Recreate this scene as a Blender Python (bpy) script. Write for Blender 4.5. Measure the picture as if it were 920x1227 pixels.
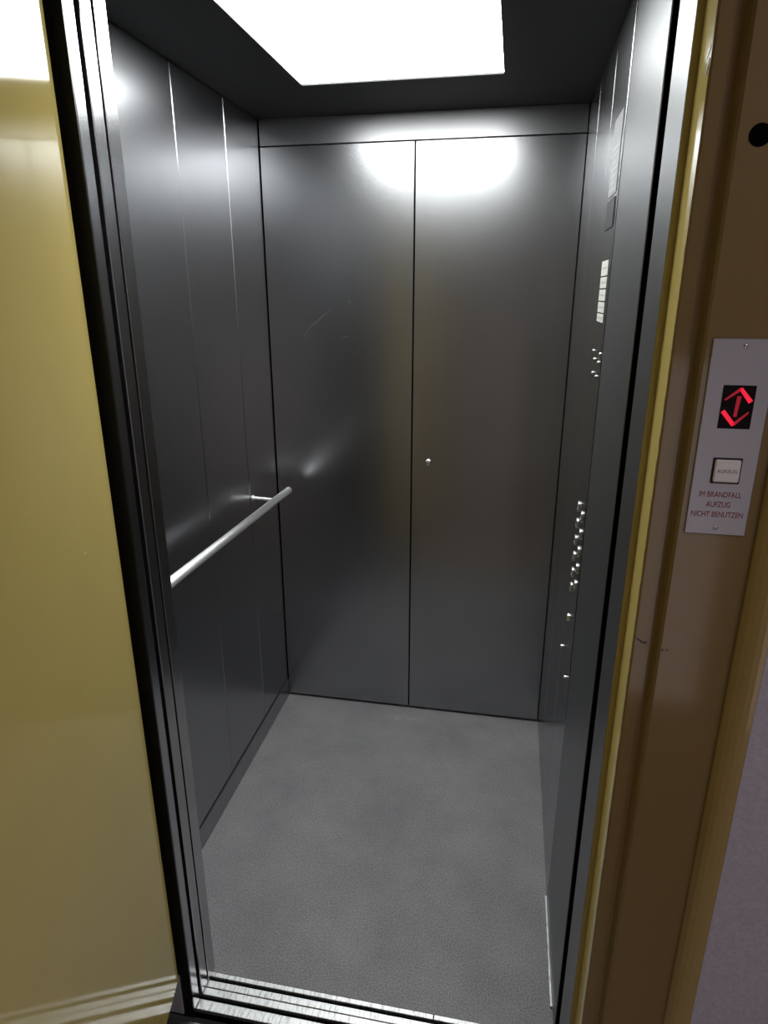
import bpy, bmesh, math, random
from mathutils import Vector, Matrix
random.seed(7)
for o in list(bpy.data.objects):
    bpy.data.objects.remove(o)
scene = bpy.context.scene
C = scene.collection

# ------------------------------------------------------------------ camera
cam_d = bpy.data.cameras.new('camera')
cam = bpy.data.objects.new('camera', cam_d)
C.objects.link(cam)
cam_d.sensor_fit = 'HORIZONTAL'
cam_d.sensor_width = 36.0
cam_d.lens = 36.0 * 787.59 / 920.0
cam_d.clip_start = 0.02
PITCH, YAW, ROLL = 0.322695, -0.188092, -0.001536
fw = Vector((math.sin(YAW)*math.cos(PITCH), math.cos(YAW)*math.cos(PITCH), -math.sin(PITCH)))
rt = Vector((math.cos(YAW), -math.sin(YAW), 0))
up = rt.cross(fw)
r2 = rt*math.cos(ROLL) + up*math.sin(ROLL)
u2 = -rt*math.sin(ROLL) + up*math.cos(ROLL)
cam.matrix_world = Matrix(((r2.x, u2.x, -fw.x, 0.8483), (r2.y, u2.y, -fw.y, -0.9111), (r2.z, u2.z, -fw.z, 1.6222), (0, 0, 0, 1)))
scene.camera = cam

# ------------------------------------------------------------------ world, exposure
w = bpy.data.worlds.new('world'); scene.world = w
w.use_nodes = True
w.node_tree.nodes['Background'].inputs[0].default_value = (0.5, 0.5, 0.55, 1)
w.node_tree.nodes['Background'].inputs[1].default_value = 0.02
vs = scene.view_settings
vs.view_transform = 'Standard'; vs.look = 'None'; vs.gamma = 1.0
vs.use_curve_mapping = False
vs.exposure = 0.0
PANEL_LIGHT = 17.0        # the luminous ceiling panel of the car
PANE_GLOW = 0.65       # glow of the added, unseen pane across the landing
LANDING_FILL = 30.0      # added, unseen fill lamp on the landing ceiling

# ------------------------------------------------------------------ dimensions (metres)
W, D, H = 1.033, 1.376, 2.15
YF = 0.20                # front of the car interior
OPEN_L, OPEN_R, OPEN_T = 0.20, 1.036, 2.065

# ------------------------------------------------------------------ materials
def new_mat(name):
    m = bpy.data.materials.new(name); m.use_nodes = True
    nt = m.node_tree
    return m, nt, nt.nodes['Principled BSDF']
def setp(b, **k):
    for n, v in k.items():
        key = n.replace('_', ' ')
        if key in b.inputs: b.inputs[key].default_value = v
def plain(name, col, rough=0.5, metal=0.0, **k):
    m, nt, b = new_mat(name)
    b.inputs['Base Color'].default_value = (*col, 1)
    b.inputs['Roughness'].default_value = rough
    b.inputs['Metallic'].default_value = metal
    setp(b, **k)
    return m
def node(nt, t, **k):
    n = nt.nodes.new(t)
    for a, v in k.items(): setattr(n, a, v)
    return n
def steel(name, col, rough, streak=(160, 160, 3), var=0.012):
    """brushed steel: fine streaks along one axis in roughness and relief"""
    m, nt, b = new_mat(name)
    b.inputs['Metallic'].default_value = 1.0
    tc = node(nt, 'ShaderNodeTexCoord'); mp = node(nt, 'ShaderNodeMapping')
    mp.inputs['Scale'].default_value = streak
    nt.links.new(tc.outputs['Object'], mp.inputs['Vector'])
    nz = node(nt, 'ShaderNodeTexNoise'); nz.inputs['Scale'].default_value = 12; nz.inputs['Detail'].default_value = 4
    nt.links.new(mp.outputs[0], nz.inputs['Vector'])
    mr = node(nt, 'ShaderNodeMapRange')
    mr.inputs['To Min'].default_value = rough - var; mr.inputs['To Max'].default_value = rough + var
    nt.links.new(nz.outputs['Fac'], mr.inputs['Value']); nt.links.new(mr.outputs[0], b.inputs['Roughness'])
    # large soft smudges in the colour
    n2 = node(nt, 'ShaderNodeTexNoise'); n2.inputs['Scale'].default_value = 3.0; n2.inputs['Detail'].default_value = 3
    nt.links.new(tc.outputs['Object'], n2.inputs['Vector'])
    cr = node(nt, 'ShaderNodeMixRGB'); cr.inputs[1].default_value = (*[c*0.92 for c in col], 1); cr.inputs[2].default_value = (*[c*1.08 for c in col], 1)
    nt.links.new(n2.outputs['Fac'], cr.inputs[0]); nt.links.new(cr.outputs[0], b.inputs['Base Color'])
    return m
M = {}
M['steel'] = steel('brushed_steel', (0.34, 0.345, 0.355), 0.255, var=0.004)
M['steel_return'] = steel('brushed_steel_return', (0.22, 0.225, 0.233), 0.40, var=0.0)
M['steel_left'] = steel('brushed_steel_left', (0.34, 0.345, 0.36), 0.295, var=0.0)
M['steel_header'] = steel('brushed_steel_header', (0.30, 0.30, 0.31), 0.32, (3, 160, 160))
M['steel_edge'] = steel('brushed_steel_edge', (0.52, 0.52, 0.535), 0.20, var=0.0)
M['rail'] = steel('polished_rail', (0.92, 0.92, 0.93), 0.50, (160, 3, 160))
M['chrome'] = plain('chrome', (0.8, 0.8, 0.8), 0.12, 1.0)
M['gap'] = plain('dark_gap', (0.004, 0.004, 0.005), 0.9, 0.0, Specular_IOR_Level=0.0)
M['black'] = plain('black_paint', (0.010, 0.0095, 0.009), 0.25)
M['ceiling'] = plain('dark_ceiling', (0.018, 0.0195, 0.021), 0.5)
M['rubber'] = plain('rubber', (0.01, 0.01, 0.01), 0.7)

def floor_mat():
    m, nt, b = new_mat('grey_vinyl')
    tc = node(nt, 'ShaderNodeTexCoord')
    n1 = node(nt, 'ShaderNodeTexNoise'); n1.inputs['Scale'].default_value = 260; n1.inputs['Detail'].default_value = 3
    n2 = node(nt, 'ShaderNodeTexNoise'); n2.inputs['Scale'].default_value = 4.5; n2.inputs['Detail'].default_value = 6; n2.inputs['Roughness'].default_value = 0.65
    n3 = node(nt, 'ShaderNodeTexNoise'); n3.inputs['Scale'].default_value = 620
    for n in (n1, n2, n3): nt.links.new(tc.outputs['Object'], n.inputs['Vector'])
    r1 = node(nt, 'ShaderNodeValToRGB'); r1.color_ramp.elements[0].position = 0.32; r1.color_ramp.elements[1].position = 0.7
    r1.color_ramp.elements[0].color = (0.145, 0.143, 0.150, 1); r1.color_ramp.elements[1].color = (0.320, 0.313, 0.328, 1)
    nt.links.new(n1.outputs['Fac'], r1.inputs[0])
    r2_ = node(nt, 'ShaderNodeValToRGB'); r2_.color_ramp.elements[0].position = 0.3; r2_.color_ramp.elements[1].position = 0.72
    r2_.color_ramp.elements[0].color = (0.82, 0.82, 0.82, 1); r2_.color_ramp.elements[1].color = (1.15, 1.14, 1.12, 1)
    nt.links.new(n2.outputs['Fac'], r2_.inputs[0])
    mx = node(nt, 'ShaderNodeMixRGB', blend_type='MULTIPLY'); mx.inputs[0].default_value = 1
    nt.links.new(r1.outputs[0], mx.inputs[1]); nt.links.new(r2_.outputs[0], mx.inputs[2])
    # sparse pale flecks
    r3 = node(nt, 'ShaderNodeValToRGB'); r3.color_ramp.elements[0].position = 0.70; r3.color_ramp.elements[1].position = 0.78
    nt.links.new(n3.outputs['Fac'], r3.inputs[0])
    mf = node(nt, 'ShaderNodeMixRGB'); mf.inputs[2].default_value = (0.42, 0.42, 0.42, 1)
    nt.links.new(r3.outputs[0], mf.inputs[0]); nt.links.new(mx.outputs[0], mf.inputs[1])
    # a pale scuff in front of the rear wall seam
    sx = node(nt, 'ShaderNodeSeparateXYZ'); nt.links.new(tc.outputs['Object'], sx.inputs[0])
    vm = node(nt, 'ShaderNodeVectorMath', operation='SUBTRACT'); vm.inputs[1].default_value = (0.515, 1.30, 0)
    nt.links.new(tc.outputs['Object'], vm.inputs[0])
    vd = node(nt, 'ShaderNodeVectorMath', operation='MULTIPLY'); vd.inputs[1].default_value = (9, 26, 0)
    nt.links.new(vm.outputs[0], vd.inputs[0])
    vl = node(nt, 'ShaderNodeVectorMath', operation='LENGTH'); nt.links.new(vd.outputs[0], vl.inputs[0])
    n4 = node(nt, 'ShaderNodeTexNoise'); n4.inputs['Scale'].default_value = 30; n4.inputs['Detail'].default_value = 10; n4.inputs['Roughness'].default_value = 0.75
    nt.links.new(tc.outputs['Object'], n4.inputs['Vector'])
    ma = node(nt, 'ShaderNodeMapRange'); ma.inputs['From Min'].default_value = 1.0; ma.inputs['From Max'].default_value = 0.2
    nt.links.new(vl.outputs['Value'], ma.inputs['Value'])
    mb = node(nt, 'ShaderNodeMapRange'); mb.inputs['From Min'].default_value = 0.45; mb.inputs['From Max'].default_value = 0.62
    nt.links.new(n4.outputs['Fac'], mb.inputs['Value'])
    mm = node(nt, 'ShaderNodeMath', operation='MULTIPLY'); nt.links.new(ma.outputs[0], mm.inputs[0]); nt.links.new(mb.outputs[0], mm.inputs[1])
    ms = node(nt, 'ShaderNodeMixRGB'); ms.inputs[2].default_value = (0.31, 0.305, 0.30, 1)
    nt.links.new(mm.outputs[0], ms.inputs[0]); nt.links.new(mf.outputs[0], ms.inputs[1])
    nt.links.new(ms.outputs[0], b.inputs['Base Color'])
    b.inputs['Roughness'].default_value = 0.62
    bp = node(nt, 'ShaderNodeBump'); bp.inputs['Strength'].default_value = 0.25; bp.inputs['Distance'].default_value = 0.0006
    nt.links.new(n1.outputs['Fac'], bp.inputs['Height']); nt.links.new(bp.outputs[0], b.inputs['Normal'])
    return m
M['floor'] = floor_mat()

def paint(name, col, rough, bump=0.03, coat=0.0):
    m, nt, b = new_mat(name)
    tc = node(nt, 'ShaderNodeTexCoord')
    n = node(nt, 'ShaderNodeTexNoise'); n.inputs['Scale'].default_value = 6; n.inputs['Detail'].default_value = 5
    nt.links.new(tc.outputs['Object'], n.inputs['Vector'])
    mx = node(nt, 'ShaderNodeMixRGB'); mx.inputs[1].default_value = (*[c*0.94 for c in col], 1); mx.inputs[2].default_value = (*[c*1.06 for c in col], 1)
    nt.links.new(n.outputs['Fac'], mx.inputs[0]); nt.links.new(mx.outputs[0], b.inputs['Base Color'])
    b.inputs['Roughness'].default_value = rough
    b.inputs['Coat Weight'].default_value = coat; b.inputs['Coat Roughness'].default_value = rough
    n2 = node(nt, 'ShaderNodeTexNoise'); n2.inputs['Scale'].default_value = 140; n2.inputs['Detail'].default_value = 2
    nt.links.new(tc.outputs['Object'], n2.inputs['Vector'])
    bp = node(nt, 'ShaderNodeBump'); bp.inputs['Strength'].default_value = bump; bp.inputs['Distance'].default_value = 0.001
    nt.links.new(n2.outputs['Fac'], bp.inputs['Height']); nt.links.new(bp.outputs[0], b.inputs['Normal'])
    return m
YELLOW = (0.53, 0.42, 0.135)
BROWN = (0.225, 0.150, 0.058)
MOULDING_TONE = (0.40, 0.29, 0.12)
M['yellow'] = paint('yellow_gloss_paint', YELLOW, 0.07, 0.01)
M['brown'] = paint('brown_gloss_paint', BROWN, 0.15, 0.02)

def frame_mat():
    """yellow paint in the rebate, brown paint on the front, meeting in a ragged brushed line"""
    m = paint('two_tone_frame_paint', YELLOW, 0.10, 0.015)
    nt = m.node_tree; b = nt.nodes['Principled BSDF']
    old = b.inputs['Base Color'].links[0].from_socket
    tc = node(nt, 'ShaderNodeTexCoord'); sp = node(nt, 'ShaderNodeSeparateXYZ')
    nt.links.new(tc.outputs['Object'], sp.inputs[0])
    n = node(nt, 'ShaderNodeTexNoise'); n.inputs['Scale'].default_value = 38; n.inputs['Detail'].default_value = 5
    nt.links.new(tc.outputs['Object'], n.inputs['Vector'])
    a = node(nt, 'ShaderNodeMath', operation='MULTIPLY'); a.inputs[1].default_value = 0.012
    nt.links.new(n.outputs['Fac'], a.inputs[0])
    s = node(nt, 'ShaderNodeMath', operation='ADD'); nt.links.new(sp.outputs['Y'], s.inputs[0]); nt.links.new(a.outputs[0], s.inputs[1])
    g = node(nt, 'ShaderNodeMath', operation='GREATER_THAN'); g.inputs[1].default_value = -0.0015
    nt.links.new(s.outputs[0], g.inputs[0])
    mx = node(nt, 'ShaderNodeMixRGB'); mx.inputs[1].default_value = (*BROWN, 1)
    nt.links.new(g.outputs[0], mx.inputs[0]); nt.links.new(old, mx.inputs[2])
    l = node(nt, 'ShaderNodeMath', operation='LESS_THAN'); l.inputs[1].default_value = -0.0335
    nt.links.new(sp.outputs['Y'], l.inputs[0])
    mo = node(nt, 'ShaderNodeMixRGB'); mo.inputs[2].default_value = (*MOULDING_TONE, 1)  # outer moulding gets a lighter tone than the brown front
    nt.links.new(l.outputs[0], mo.inputs[0]); nt.links.new(mx.outputs[0], mo.inputs[1]); nt.links.new(mo.outputs[0], b.inputs['Base Color'])
    return m
M['frame'] = frame_mat()

def plaster(name, col):
    m, nt, b = new_mat(name)
    tc = node(nt, 'ShaderNodeTexCoord')
    n = node(nt, 'ShaderNodeTexNoise'); n.inputs['Scale'].default_value = 170; n.inputs['Detail'].default_value = 4
    nt.links.new(tc.outputs['Object'], n.inputs['Vector'])
    mx = node(nt, 'ShaderNodeMixRGB'); mx.inputs[1].default_value = (*[c*0.75 for c in col], 1); mx.inputs[2].default_value = (*[c*1.25 for c in col], 1)
    nt.links.new(n.outputs['Fac'], mx.inputs[0]); nt.links.new(mx.outputs[0], b.inputs['Base Color'])
    b.inputs['Roughness'].default_value = 0.9
    bp = node(nt, 'ShaderNodeBump'); bp.inputs['Strength'].default_value = 0.5; bp.inputs['Distance'].default_value = 0.002
    nt.links.new(n.outputs['Fac'], bp.inputs['Height']); nt.links.new(bp.outputs[0], b.inputs['Normal'])
    return m
M['plaster'] = plaster('purple_grey_plaster', (0.50, 0.485, 0.59))
M['pale'] = plaster('pale_wall', (0.58, 0.52, 0.45))
M['stone'] = plaster('landing_stone', (0.30, 0.25, 0.20))
M['wood'] = plain('dark_wood', (0.06, 0.035, 0.02), 0.4)

def rail_mat():
    m = M['rail']; nt = m.node_tree; b = nt.nodes['Principled BSDF']
    b.inputs['Anisotropic'].default_value = 0.5
    tg = node(nt, 'ShaderNodeTangent'); tg.direction_type = 'RADIAL'; tg.axis = 'Y'
    nt.links.new(tg.outputs[0], b.inputs['Tangent'])
rail_mat()
def alu_mat():
    m, nt, b = new_mat('worn_aluminium')
    b.inputs['Metallic'].default_value = 1.0
    tc = node(nt, 'ShaderNodeTexCoord'); mp = node(nt, 'ShaderNodeMapping'); mp.inputs['Scale'].default_value = (30, 6, 6)
    nt.links.new(tc.outputs['Object'], mp.inputs[0])
    n = node(nt, 'ShaderNodeTexNoise'); n.inputs['Scale'].default_value = 5; n.inputs['Detail'].default_value = 6; n.inputs['Roughness'].default_value = 0.7
    nt.links.new(mp.outputs[0], n.inputs['Vector'])
    r = node(nt, 'ShaderNodeValToRGB'); r.color_ramp.elements[0].position = 0.30; r.color_ramp.elements[1].position = 0.52
    r.color_ramp.elements[0].color = (0.26, 0.26, 0.26, 1); r.color_ramp.elements[1].color = (0.74, 0.74, 0.74, 1)
    nt.links.new(n.outputs['Fac'], r.inputs[0]); nt.links.new(r.outputs[0], b.inputs['Base Color'])
    b.inputs['Roughness'].default_value = 0.42
    return m
M['alu'] = alu_mat()

def emit(name, col, strength):
    m, nt, b = new_mat(name)
    b.inputs['Base Color'].default_value = (*col, 1)
    b.inputs['Emission Color'].default_value = (*col, 1)
    b.inputs['Emission Strength'].default_value = strength
    return m

# ------------------------------------------------------------------ mesh helpers
def bx(bm, x0, x1, y0, y1, z0, z1, bevel=0.0, seg=1):
    r = bmesh.ops.create_cube(bm, size=1.0)
    vs_ = r['verts']
    for v in vs_:
        v.co = Vector(((x0+x1)/2 + v.co.x*(x1-x0), (y0+y1)/2 + v.co.y*(y1-y0), (z0+z1)/2 + v.co.z*(z1-z0)))
    if bevel:
        es = list({e for v in vs_ for e in v.link_edges})
        bmesh.ops.bevel(bm, geom=es, offset=bevel, segments=seg, affect='EDGES', profile=0.5)
def extrude_xy(bm, pts, z0, z1):
    lo = [bm.verts.new((x, y, z0)) for x, y in pts]; hi = [bm.verts.new((x, y, z1)) for x, y in pts]
    n = len(pts)
    for i in range(n):
        j = (i+1) % n
        bm.faces.new((lo[i], lo[j], hi[j], hi[i]))
    bm.faces.new(lo[::-1]); bm.faces.new(hi)
    bmesh.ops.recalc_face_normals(bm, faces=bm.faces)
def prism(bm, pts3, off):
    """closed polygon pts3 pushed along vector off"""
    a = [bm.verts.new(p) for p in pts3]; b = [bm.verts.new(Vector(p)+Vector(off)) for p in pts3]
    n = len(a)
    for i in range(n):
        j = (i+1) % n
        bm.faces.new((a[i], a[j], b[j], b[i]))
    bm.faces.new(a[::-1]); bm.faces.new(b)
    bmesh.ops.recalc_face_normals(bm, faces=bm.faces)
def lathe(bm, profile, origin, axis, n=24):
    """profile = [(radius, distance along axis)]"""
    ax = Vector(axis).normalized(); t = ax.orthogonal().normalized(); s = ax.cross(t); o = Vector(origin)
    rings = []
    for r, d in profile:
        if r < 1e-6: rings.append([bm.verts.new(o+ax*d)])
        else: rings.append([bm.verts.new(o+ax*d+(t*math.cos(2*math.pi*k/n)+s*math.sin(2*math.pi*k/n))*r) for k in range(n)])
    for A, B in zip(rings, rings[1:]):
        for k in range(n):
            l = (k+1) % n
            if len(A) == 1 and len(B) == 1: continue
            if len(A) == 1: bm.faces.new((A[0], B[k], B[l]))
            elif len(B) == 1: bm.faces.new((A[k], A[l], B[0]))
            else: bm.faces.new((A[k], A[l], B[l], B[k]))
    bmesh.ops.recalc_face_normals(bm, faces=bm.faces)
def obj(name, bm, mat, parent=None, smooth=False, label=None):
    me = bpy.data.meshes.new(name); bm.to_mesh(me); bm.free()
    me.materials.append(M[mat] if isinstance(mat, str) else mat)
    o = bpy.data.objects.new(name, me); C.objects.link(o)
    if smooth:
        for p in me.polygons: p.use_smooth = True
    if parent: o.parent = parent
    if label: o['label'] = label
    return o
def box(name, dims, mat, parent=None, bevel=0.0, label=None):
    bm = bmesh.new(); bx(bm, *dims, bevel=bevel)
    return obj(name, bm, mat, parent, label=label)
def tag(o, label, cat, group=None, kind=None):
    o['label'] = label; o['category'] = cat
    if group: o['group'] = group
    if kind: o['kind'] = kind
    return o
def empty(name, loc=(0, 0, 0)):
    o = bpy.data.objects.new(name, None); o.empty_display_size = 0.05; C.objects.link(o)
    o.location = loc
    return o
def thing(name, label, cat, **k):
    return tag(empty(name), label, cat, **k)
def struct(o, label, cat): return tag(o, label, cat, kind='structure')
def text_mesh(name, body, size, mat, parent, matrix, xscale=1.0, extrude=0.0002, label=None, offset=0.0):
    cu = bpy.data.curves.new(name, 'FONT'); cu.body = body; cu.size = size
    cu.align_x = 'CENTER'; cu.align_y = 'CENTER'; cu.extrude = extrude; cu.offset = offset
    t = bpy.data.objects.new(name, cu); C.objects.link(t)
    bpy.context.view_layer.update()
    dg = bpy.context.evaluated_depsgraph_get()
    me = bpy.data.meshes.new_from_object(t.evaluated_get(dg))
    bpy.data.objects.remove(t)
    me.transform(Matrix.Diagonal((xscale, 1, 1, 1))); me.transform(matrix)
    me.materials.clear(); me.materials.append(M[mat] if isinstance(mat, str) else mat)
    o = bpy.data.objects.new(name, me); C.objects.link(o); o.parent = parent
    if label: o['label'] = label
    return o

# ================================================================== THE CAR
# floor
floor = struct(box('floor', (-0.005, W+0.002, 0.19, D+0.02, -0.03, 0.0), 'floor'), 'speckled grey vinyl floor of the lift car', 'floor')

# rear wall: dark carcass behind, two tall steel leaves with a header above
wr = struct(box('wall_rear', (-0.05, W+0.05, D+0.018, D+0.05, 0.0, H), 'gap'), 'brushed steel rear wall of the lift car with two tall leaves', 'wall')
CX = 0.5143
box('panel', (0.003, CX-0.0022, D, D+0.018, 0.011, 2.0695), 'steel', wr, 0.0012, 'plain left leaf of the steel rear wall')
lp = box('panel', (CX+0.0022, W-0.002, D, D+0.018, 0.011, 2.0695), 'steel', wr, 0.0012, 'steel rear wall leaf with a small round lock')
box('header_panel', (0.003, W-0.002, D+0.001, D+0.018, 2.0725, H), 'steel_header', wr, 0.001)
bm = bmesh.new(); lathe(bm, [(0, -0.006), (0.006, -0.006), (0.0085, -0.0045), (0.011, -0.003), (0.0125, 0.0), (0.0125, 0.004)], (0.575, D, 1.042), (0, 1, 0), 28)
lk = obj('lock', bm, 'chrome', lp, True, 'small round chrome lock')

M['scratch'] = plain('scratched_steel', (0.37, 0.37, 0.38), 0.38, 1.0)
def scratch(pts, wd):
    bm = bmesh.new(); n = len(pts)
    top = []; bot = []
    for k, (x, z) in enumerate(pts):
        a = Vector(pts[max(k-1, 0)]); b = Vector(pts[min(k+1, n-1)]); d = (b-a).normalized()
        h = wd*(0.25+math.sin(math.pi*k/(n-1)))
        top.append((x-d.y*h, D-0.0002, z+d.x*h)); bot.append((x+d.y*h, D-0.0002, z-d.x*h))
    prism(bm, top+bot[::-1], (0, 0.0004, 0))
    return obj('scratch', bm, 'scratch', wr)
scratch([(0.127, 1.466), (0.138, 1.492), (0.155, 1.512), (0.174, 1.524), (0.200, 1.545), (0.232, 1.569)], 0.0009)
scratch([(0.289, 1.597), (0.294, 1.592), (0.297, 1.585)], 0.0006)
scratch([(0.260, 1.471), (0.275, 1.474), (0.291, 1.477)], 0.0007)

# left wall: carcass + steel panels, seams as measured
wl = struct(box('wall_left', (-0.05, -0.018, YF, D+0.018, 0.0, H), 'gap'), 'brushed steel left wall of the lift car behind the handrail', 'wall')
def wall_panels(parent, cuts, x_in, x_out, z0, z1, mat='steel'):
    for a, b in zip(cuts, cuts[1:]):
        x0, x1 = sorted((x_in, x_out))
        box('panel', (x0, x1, a+0.0016, b-0.0016, z0, z1), mat, parent, 0.002)
wall_panels(wl, [YF, 0.49, 0.795, 1.105, D], 0.0, -0.018, 0.083, H, 'steel_left')
bl = struct(box('baseboard_left', (-0.018, 0.003, YF, D-0.001, 0.0, 0.080), 'steel_left', None, 0.003), 'dark steel kick plate along the foot of the panelled wall', 'baseboard')

# right wall
wR = struct(box('wall_right', (W+0.018, W+0.05, YF, D+0.018, 0.0, H), 'gap'), 'brushed steel right wall of the lift car around the control panel', 'wall')
wall_panels(wR, [0.798, 1.10, D], W, W+0.018, 0.004, H)
box('panel', (W, W+0.018, 0.5513, 0.7957, 0.004, 0.606), 'steel', wR, 0.0012)
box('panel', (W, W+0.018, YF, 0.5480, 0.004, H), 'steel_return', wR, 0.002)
box('gap_shade_strip', (W+0.0012, W+0.05, YF-0.006, YF-0.0005, 0.0, H), 'gap', wR, 0, 'added black strip standing in for the dark gap at the front of the steel wall')  # black strip added over the steel edge so the slot looks dark
struct(box('trim_3', (W-0.006, W, 0.255, 0.565, 0.0, 0.007), 'alu', None, 0.001), 'thin bright metal strip at the foot of the steel wall', 'trim')

# ceiling with recessed opening for the luminous panel
LX0, LX1, LY0, LY1 = 0.2515, 0.7876, 0.40, 1.055
ce = struct(box('ceiling', (-0.05, W+0.05, YF-0.01, LY0, H, H+0.03), 'ceiling'), 'dark painted ceiling of the lift car', 'ceiling')
box('ceiling_board', (-0.05, W+0.05, LY1, D+0.05, H, H+0.03), 'ceiling', ce)
box('ceiling_board', (-0.05, LX0, LY0, LY1, H, H+0.03), 'ceiling', ce)
box('ceiling_board', (LX1, W+0.05, LY0, LY1, H, H+0.03), 'ceiling', ce)
cl = thing('ceiling_light', 'square glowing white light panel set into the dark ceiling', 'light')
box('diffuser', (LX0, LX1, LY0, LY1, H+0.004, H+0.02), emit('light_panel', (0.97, 1.0, 0.985), PANEL_LIGHT), cl)
box('housing', (LX0-0.01, LX1+0.01, LY0-0.01, LY1+0.01, H+0.03, H+0.06), 'ceiling', cl)

# front wall of the car: return beside the opening + header
wf = struct(box('wall_front', (-0.05, OPEN_L, 0.165, YF, 0.0, H), 'steel_edge', None, 0.001), 'steel front return of the lift car beside the doorway', 'wall')
box('header_panel', (OPEN_L, W+0.05, 0.170, YF, OPEN_T, H), 'steel', wf)

# telescopic car door, slid open: two leaves seen edge on
dr = struct(empty('door_2'), 'sliding steel car door pushed open, two leaves edge on', 'door')
box('leaf', (-0.30, OPEN_L-0.001, 0.1300, 0.1605, 0.006, 2.08), 'steel_edge', dr, 0.0015)
box('leaf', (-0.30, OPEN_L-0.002, 0.0890, 0.1175, 0.006, 2.08), 'steel_edge', dr, 0.0015)
box('door_track', (-0.30, W+0.06, 0.075, 0.168, 2.085, 2.13), 'gap', dr)

# door sill of the car: aluminium strips with running grooves
sl = struct(empty('trim_1'), 'grooved aluminium sill at the front of the grey floor', 'sill')
box('sill_base', (-0.02, W+0.002, 0.098, 0.19, -0.03, -0.010), 'gap', sl)
for a, b, cuts in ((0.178, 0.190, (-0.02, 0.757, W)), (0.152, 0.169, (-0.02, W)), (0.133, 0.1505, (-0.02, W)), (0.098, 0.122, (-0.02, W))):
    for x0, x1 in zip(cuts, cuts[1:]):
        box('sill_strip', (x0+0.001, x1-0.001, a, b, -0.012, 0.0), 'alu', sl, 0.001)

# handrail on the left wall
hr = thing('handrail', 'round steel handrail on the left wall', 'handrail')
R_ = 0.0125; A = Vector((0.08, 0.24, 0.9715)); B = Vector((0.08, 1.275, 0.941)); L = (B-A).length
bm = bmesh.new(); lathe(bm, [(0, 0), (R_-0.002, 0), (R_, 0.002), (R_, L-0.002), (R_-0.002, L), (0, L)], A, B-A, 32)
obj('bar', bm, 'rail', hr, True)
for y in (0.36, 1.135):
    t = (y-A.y)/(B.y-A.y); z = A.z+(B.z-A.z)*t
    bm = bmesh.new(); lathe(bm, [(0.0065, 0.0), (0.0065, 0.068)], (0.0, y, z+0.004), (1, 0, -0.05), 20)
    br = obj('bracket', bm, 'rail', hr, True)
    bm = bmesh.new(); lathe(bm, [(0, 0.003), (0.009, 0.003), (0.011, 0.0015), (0.011, -0.0)], (0.0, y, z+0.004), (1, 0, 0), 24)
    obj('rosette', bm, 'rail', br, True)

# control panel on the right wall
PX = W-0.0005
op = thing('control_panel', 'tall steel control panel with buttons on the right car wall', 'control panel')
fp = box('faceplate', (PX, W+0.015, 0.5600, 0.7945, 0.612, H-0.002), 'steel', op, 0.001)
M['notice'] = plain('notice_plate', (0.20, 0.205, 0.21), 0.45)
M['grey_display'] = plain('grey_display', (0.03, 0.03, 0.033), 0.5)
M['white_label'] = plain('white_label', (0.50, 0.49, 0.45), 0.5)
M['faded_print'] = plain('faded_print', (0.30, 0.31, 0.33), 0.5)
M['button_metal'] = plain('button_metal', (0.42, 0.42, 0.42), 0.30, 1.0)
nt_ = box('notice', (PX-0.0012, PX, 0.583, 0.703, 1.811, 1.957), 'notice', op, 0, 'pale notice plate with faint lines of print')
for k in range(7):
    z = 1.90-k*0.013; s = 0.012*(k % 3)
    box('print_line', (PX-0.0015, PX-0.001, 0.598+s, 0.690-s*0.6, z-0.0032, z+0.0032), 'faded_print', nt_)
box('display', (PX-0.002, PX, 0.583, 0.703, 1.747, 1.803), 'grey_display', op, 0.0005, 'dark grey display window')
for z0, z1 in ((1.655, 1.685), (1.630, 1.652), (1.604, 1.627), (1.580, 1.601), (1.560, 1.577)):
    lb = box('label_strip', (PX-0.001, PX, 0.590, 0.696, z0, z1), 'white_label', op)
    box('print_line', (PX-0.0013, PX-0.0008, 0.605, 0.680, (z0+z1)/2-0.002, (z0+z1)/2+0.002), 'faded_print', lb)
def push_button(y, z, r):
    bm = bmesh.new(); lathe(bm, [(r*0.72, 0.001), (r*0.74, 0.004), (r*0.92, 0.004), (r, 0.0025), (r, -0.001)], (PX, y, z), (-1, 0, 0), 20)
    b = obj('button', bm, 'button_metal', op, True)
    bm = bmesh.new(); lathe(bm, [(0, 0.0028), (r*0.6, 0.0028), (r*0.7, 0.0015)], (PX, y, z), (-1, 0, 0), 20)
    obj('button_cap', bm, 'steel', b, True)
for z in (1.122, 1.078, 1.034, 0.990, 0.946):
    for y in (0.610, 0.690): push_button(y, z, 0.0135)
push_button(0.690, 0.905, 0.0135)
for y, z in ((0.700, 1.493), (0.560, 1.496), (0.668, 1.477), (0.592, 1.477), (0.676, 1.446), (0.610, 1.445)):
    bm = bmesh.new(); lathe(bm, [(0, 0.004), (0.003, 0.0035), (0.0048, 0.002), (0.005, -0.0005)], (PX, y if y > 0.57 else 0.575, z), (-1, 0, 0), 14)
    obj('indicator_stud', bm, 'button_metal', op, True)
for y, z, r in ((0.681, 0.823, 0.011), (0.76, 0.694, 0.004), (0.614, 0.686, 0.004)):
    bm = bmesh.new(); lathe(bm, [(0, 0.007), (r*0.6, 0.007), (r*0.95, 0.004), (r, -0.0005)], (PX, y, z), (-1, 0, 0), 20)
    obj('key_switch' if r > 0.005 else 'screw', bm, 'chrome', op, True)

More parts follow.
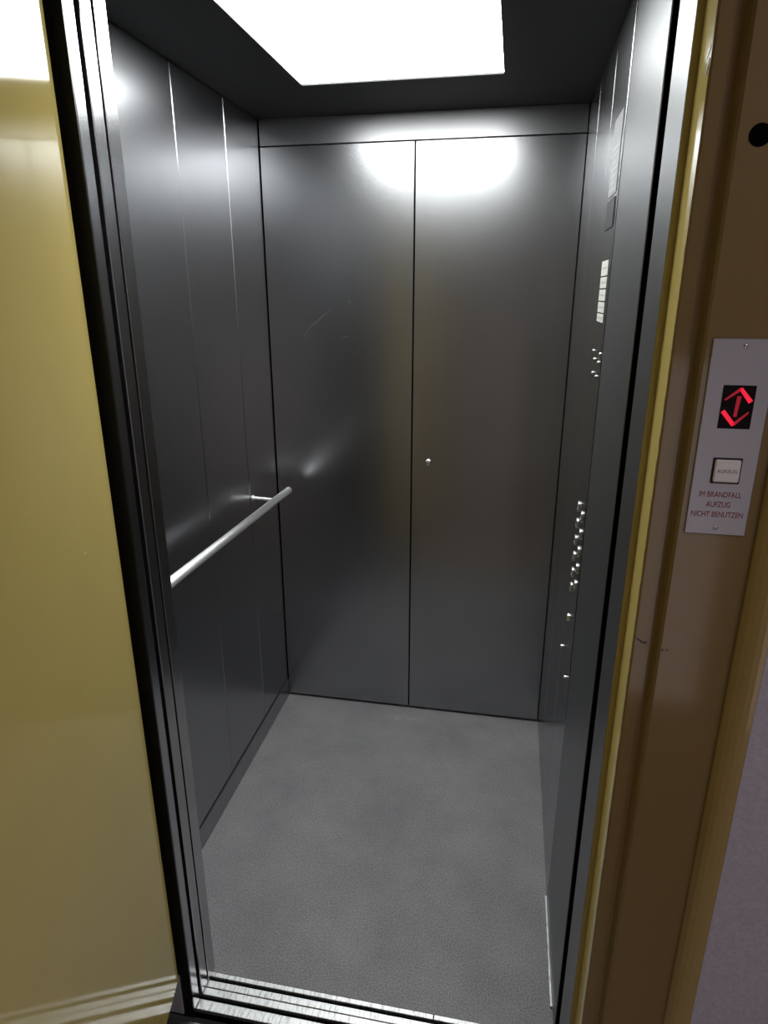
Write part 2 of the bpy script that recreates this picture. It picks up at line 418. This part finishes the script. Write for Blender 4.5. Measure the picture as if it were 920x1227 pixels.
# ================================================================== THE LANDING DOORWAY
# latch-side frame: profile followed round from the steel slam strip to the plaster
RT = 2.62
fr = struct(empty('trim_2'), 'brown and yellow painted door frame beside the call panel', 'door frame')
box('steel_strip', (OPEN_R, OPEN_R+0.012, 0.051, 0.160, -0.03, OPEN_T+0.1), 'steel_return', fr, 0.001, 'plain steel strip lining the doorway')
box('clearance', (1.11, 1.12, 0.155, 0.205, -0.05, H), 'gap', fr)
bm = bmesh.new()
extrude_xy(bm, [(1.0365, 0.050), (1.045, 0.050), (1.0455, -0.0095), (1.048, -0.012), (1.0685, -0.012), (1.0715, -0.013), (1.0765, -0.0265), (1.080, -0.030),
                (1.173, -0.030), (1.1755, -0.036), (1.180, -0.043), (1.186, -0.049), (1.193, -0.053), (1.200, -0.055), (1.207, -0.0555), (1.30, -0.0555), (1.30, 0.15), (1.0485, 0.15), (1.0485, 0.0505), (1.0365, 0.0505)][:-1], -0.01, RT)
obj('jamb', bm, 'frame', fr)
# small round hole above the call panel and paint chips
bm = bmesh.new(); lathe(bm, [(0, 0.002), (0.0085, 0.002), (0.0095, 0.0006), (0.0115, 0.0012), (0.012, -0.0003)], (1.103, -0.030, 1.786), (0, -1, 0), 24)
obj('release_hole', bm, 'gap', fr, True, 'small black round unlocking hole')
def chip(pts, y):
    bm = bmesh.new(); prism(bm, [(x, y-0.0004, z) for x, z in pts], (0, 0.0006, 0))
    obj('paint_chip', bm, 'black', fr)
chip([(1.0485, 1.1475), (1.054, 1.1445), (1.060, 1.1410), (1.063, 1.1425), (1.0645, 1.140), (1.062, 1.1375), (1.058, 1.1385), (1.052, 1.1425), (1.0485, 1.146)], -0.012)
chip([(1.081, 1.1425), (1.0835, 1.141), (1.083, 1.139), (1.081, 1.1395)], -0.030)
chip([(1.0865, 1.1415), (1.0895, 1.1415), (1.0895, 1.140), (1.0865, 1.1402)], -0.030)

for pts in ([(-0.004, 1.882), (0.002, 1.879), (0.008, 1.872), (0.006, 1.8705), (-0.001, 1.877)], [(-0.006, 1.869), (-0.003, 1.868), (0.001, 1.861), (0.002, 1.855), (0.0, 1.854), (-0.003, 1.862)]):
    bm = bmesh.new(); prism(bm, [(1.0448, y, z) for y, z in pts], (0.0006, 0, 0))
    obj('paint_chip', bm, 'black', fr)

# hinge-side frame
fl = struct(empty('trim_4'), 'black frame edge between the yellow door and the steel strips', 'door frame')
bm = bmesh.new(); extrude_xy(bm, [(OPEN_L+0.001, 0.0880), (OPEN_L+0.001, 0.0835), (0.115, 0.0835), (0.115, -0.012), (0.055, -0.012), (0.045, -0.030), (0.02, -0.030), (0.015, -0.099), (-0.06, -0.099), (-0.06, 0.0880)], -0.01, RT)
obj('jamb', bm, 'black', fl)
M['grey_paint'] = plain('grey_paint', (0.45, 0.46, 0.50), 0.5)
box('pivot_plate', (0.118, 0.176, 0.079, 0.0835, 0.002, 0.125), 'grey_paint', fl, 0.001, 'grey steel pivot plate at the foot of the hinge side')

# lintel over the doorway
ln = struct(box('trim_5', (0.115, 1.0485, 0.0, 0.074, OPEN_T+0.01, RT), 'brown'), 'brown painted lintel over the lift doorway', 'lintel')

# the yellow landing door, swung open at a right angle
d1 = struct(empty('door_1'), 'yellow gloss painted landing door swung wide open', 'door')
HX, HY, ANG = 0.191, 0.055, math.radians(12.35)     # hinge edge, and how far short of a right angle it stands
DM = Matrix.Translation((HX, HY, 0)) @ Matrix.Rotation(ANG, 4, 'Z')      # local -y runs along the leaf, local x=0 is its inner face
bm = bmesh.new(); bx(bm, -0.038, 0.0, -0.86, 0.0, 0.152, 2.05, 0.0012, 2)
bm.transform(DM); obj('leaf', bm, 'yellow', d1)
M['chip_pale'] = plain('chip_pale', (0.7, 0.68, 0.55), 0.6)
bm = bmesh.new(); prism(bm, [(0.0003, -0.1300, 1.240), (0.0003, -0.1265, 1.2425), (0.0003, -0.1255, 1.2415), (0.0003, -0.1295, 1.2385)], (-0.0006, 0, 0))
bm.transform(DM); obj('paint_chip', bm, 'chip_pale', d1)

# landing sill plate
struct(box('trim_6', (-0.05, 1.05, -0.06, 0.070, -0.03, -0.002), 'steel_header', None, 0.001), 'dark steel landing threshold below the yellow door', 'sill')

# call panel on the frame
cp = thing('call_panel', 'steel call panel with red arrow display on the brown frame', 'call panel')
FY = -0.030
face = box('faceplate', (1.0865, 1.1605, FY-0.003, FY, 1.319, 1.569), steel('call_plate_steel', (0.43, 0.43, 0.485), 0.45), cp, 0.0008)
FY -= 0.003
M['display_black'] = plain('display_black', (0.006, 0.002, 0.003), 0.5, Specular_IOR_Level=0.15)
dsp = box('display', (1.106, 1.1435, FY-0.0012, FY+0.001, 1.460, 1.5135), 'display_black', cp, 0.0003, 'black display window')
red_hi = emit('red_lit', (0.85, 0.015, 0.05), 0.8); red_lo = emit('red_dim', (0.45, 0.01, 0.03), 0.35)
dy = FY-0.0012
def quad(name, pts, mat):
    bm = bmesh.new(); prism(bm, [(x, dy-0.0003, z) for x, z in pts], (0, 0.0006, 0))
    return obj(name, bm, mat, dsp)
cxd, czd = 1.1245, 1.487
def seg(name, p, q, w0, w1, mat):
    p = Vector(p); q = Vector(q); d = (q-p).normalized(); n = Vector((-d.y, d.x))
    quad(name, [tuple(p+n*w0+Vector((cxd, czd))), tuple(q+n*w1+Vector((cxd, czd))), tuple(q-n*w1+Vector((cxd, czd))), tuple(p-n*w0+Vector((cxd, czd)))], mat)
seg('arrow_stroke', (0.0012, 0.0230), (0.0150, 0.0065), 0.0020, 0.0028, red_hi)
seg('arrow_stroke', (0.0016, 0.0222), (-0.0150, 0.0085), 0.0020, 0.0010, red_lo)
seg('arrow_stroke', (-0.0005, -0.0225), (-0.0155, -0.0050), 0.0024, 0.0026, red_hi)
seg('arrow_stroke', (-0.0010, -0.0218), (0.0145, -0.0060), 0.0020, 0.0010, red_lo)
seg('arrow_stroke', (0.0010, 0.0135), (-0.0006, -0.0120), 0.0024, 0.0019, red_lo)
box('button_surround', (1.1075, 1.1425, FY-0.001, FY+0.001, 1.3885, 1.4225), 'rubber', cp, 0.0008)
M['button_white'] = plain('button_white', (0.85, 0.82, 0.86), 0.35)
bt = box('call_button', (1.110, 1.1405, FY-0.004, FY, 1.391, 1.4205), 'button_white', cp, 0.0015, 'square white call button')
M['print_grey'] = plain('print_grey', (0.16, 0.14, 0.19), 0.6)
M['print_red'] = plain('print_red', (0.26, 0.018, 0.03), 0.6)
rot = Matrix.Rotation(math.pi/2, 4, 'X')
text_mesh('lettering', 'AUFZUG', 0.0062, 'print_grey', bt, Matrix.Translation((1.1253, FY-0.0041, 1.4055)) @ rot, 1.0)
for i, s in enumerate(('IM BRANDFALL', 'AUFZUG', 'NICHT BENUTZEN')):
    text_mesh('lettering', s, 0.0105, 'print_red', cp, Matrix.Translation((1.1225, FY-0.0002, 1.3735-0.0135*i)) @ rot, 0.72, label='red printed fire warning line', offset=0.0)
for x, z in ((1.1235, 1.560), (1.1235, 1.3285)):
    bm = bmesh.new(); lathe(bm, [(0, 0.0010), (0.0020, 0.0010), (0.0030, 0.0002), (0.0030, -0.0005)], (x, FY, z), (0, -1, 0), 18)
    s_ = obj('screw', bm, 'chrome', cp, True)
    box('slot', (x-0.0018, x+0.0018, FY-0.0013, FY-0.0008, z-0.0004, z+0.0004), 'gap', s_)

# ------------------------------------------------------------------ landing room around the camera
struct(box('wall_landing_right', (1.2065, 2.6, -0.0560, 0.10, -0.002, RT), 'plaster'), 'purple grey textured plaster wall beside the brown frame', 'wall')
struct(box('wall_landing_left', (-1.6, -0.02, -0.100, 0.06, -0.002, RT), 'plaster'), 'purple grey plaster wall behind the yellow door', 'wall')
struct(box('wall_landing_back', (-1.6, 2.6, -1.75, -1.67, -0.002, RT), 'pale'), 'pale wall across the landing', 'wall')
struct(box('wall_landing_east', (2.6, 2.68, -1.75, 0.10, -0.002, RT), 'plaster'), 'plaster end wall of the landing', 'wall')
struct(box('wall_landing_west', (-1.68, -1.6, -1.75, 0.06, -0.002, RT), 'plaster'), 'plaster far end wall of the landing', 'wall')
struct(box('floor_landing', (-1.6, 2.6, -1.67, -0.06, -0.05, -0.002), 'stone'), 'grey stone floor of the landing', 'floor')
struct(box('ceiling_landing', (-1.6, 2.6, -1.75, 0.10, RT, RT+0.06), 'pale'), 'pale ceiling of the landing', 'ceiling')
d3 = struct(empty('added_door'), 'added glazed door across the landing, glowing pane to be reflected in the brown frame', 'door')  # unseen door, added so its glowing pane reflects in the frame paint
GX0, GX1 = 1.15, 1.66
for dims in ((GX0, GX0+0.05, 0.0, 2.0), (GX1, GX1+0.05, 0.0, 2.0), (GX0+0.05, GX1, 0.0, 0.02), (GX0+0.05, GX1, 1.40, 2.0)):
    box('frame_rail', (dims[0], dims[1], -1.67, -1.635, dims[2], dims[3]), 'pale', d3, 0.003)
box('pane', (GX0+0.05, GX1, -1.662, -1.652, 0.02, 1.40), emit('added_pane_glow', (1.0, 0.88, 0.86), PANE_GLOW), d3)
bm = bmesh.new(); lathe(bm, [(0, 0.05), (0.02, 0.048), (0.025, 0.04), (0.01, 0.02), (0.01, 0)], (1.175, -1.635, 1.05), (0, 1, 0), 20)
obj('door_knob', bm, 'chrome', d3, True)
lm = thing('landing_fill', 'added round fill lamp on the landing ceiling behind the viewer', 'lamp')  # unseen fitting, added to brighten the landing wall and call panel
bm = bmesh.new(); lathe(bm, [(0, -0.07), (0.08, -0.062), (0.12, -0.04), (0.135, -0.01)], (1.9, -1.0, RT), (0, 0, 1), 32)
obj('shade', bm, emit('landing_fill_glow', (1.0, 0.93, 0.98), LANDING_FILL), lm, True)
bm = bmesh.new(); lathe(bm, [(0.14, -0.012), (0.14, 0.0), (0, 0)], (1.9, -1.0, RT), (0, 0, 1), 32)
obj('base', bm, 'rail', lm, True)
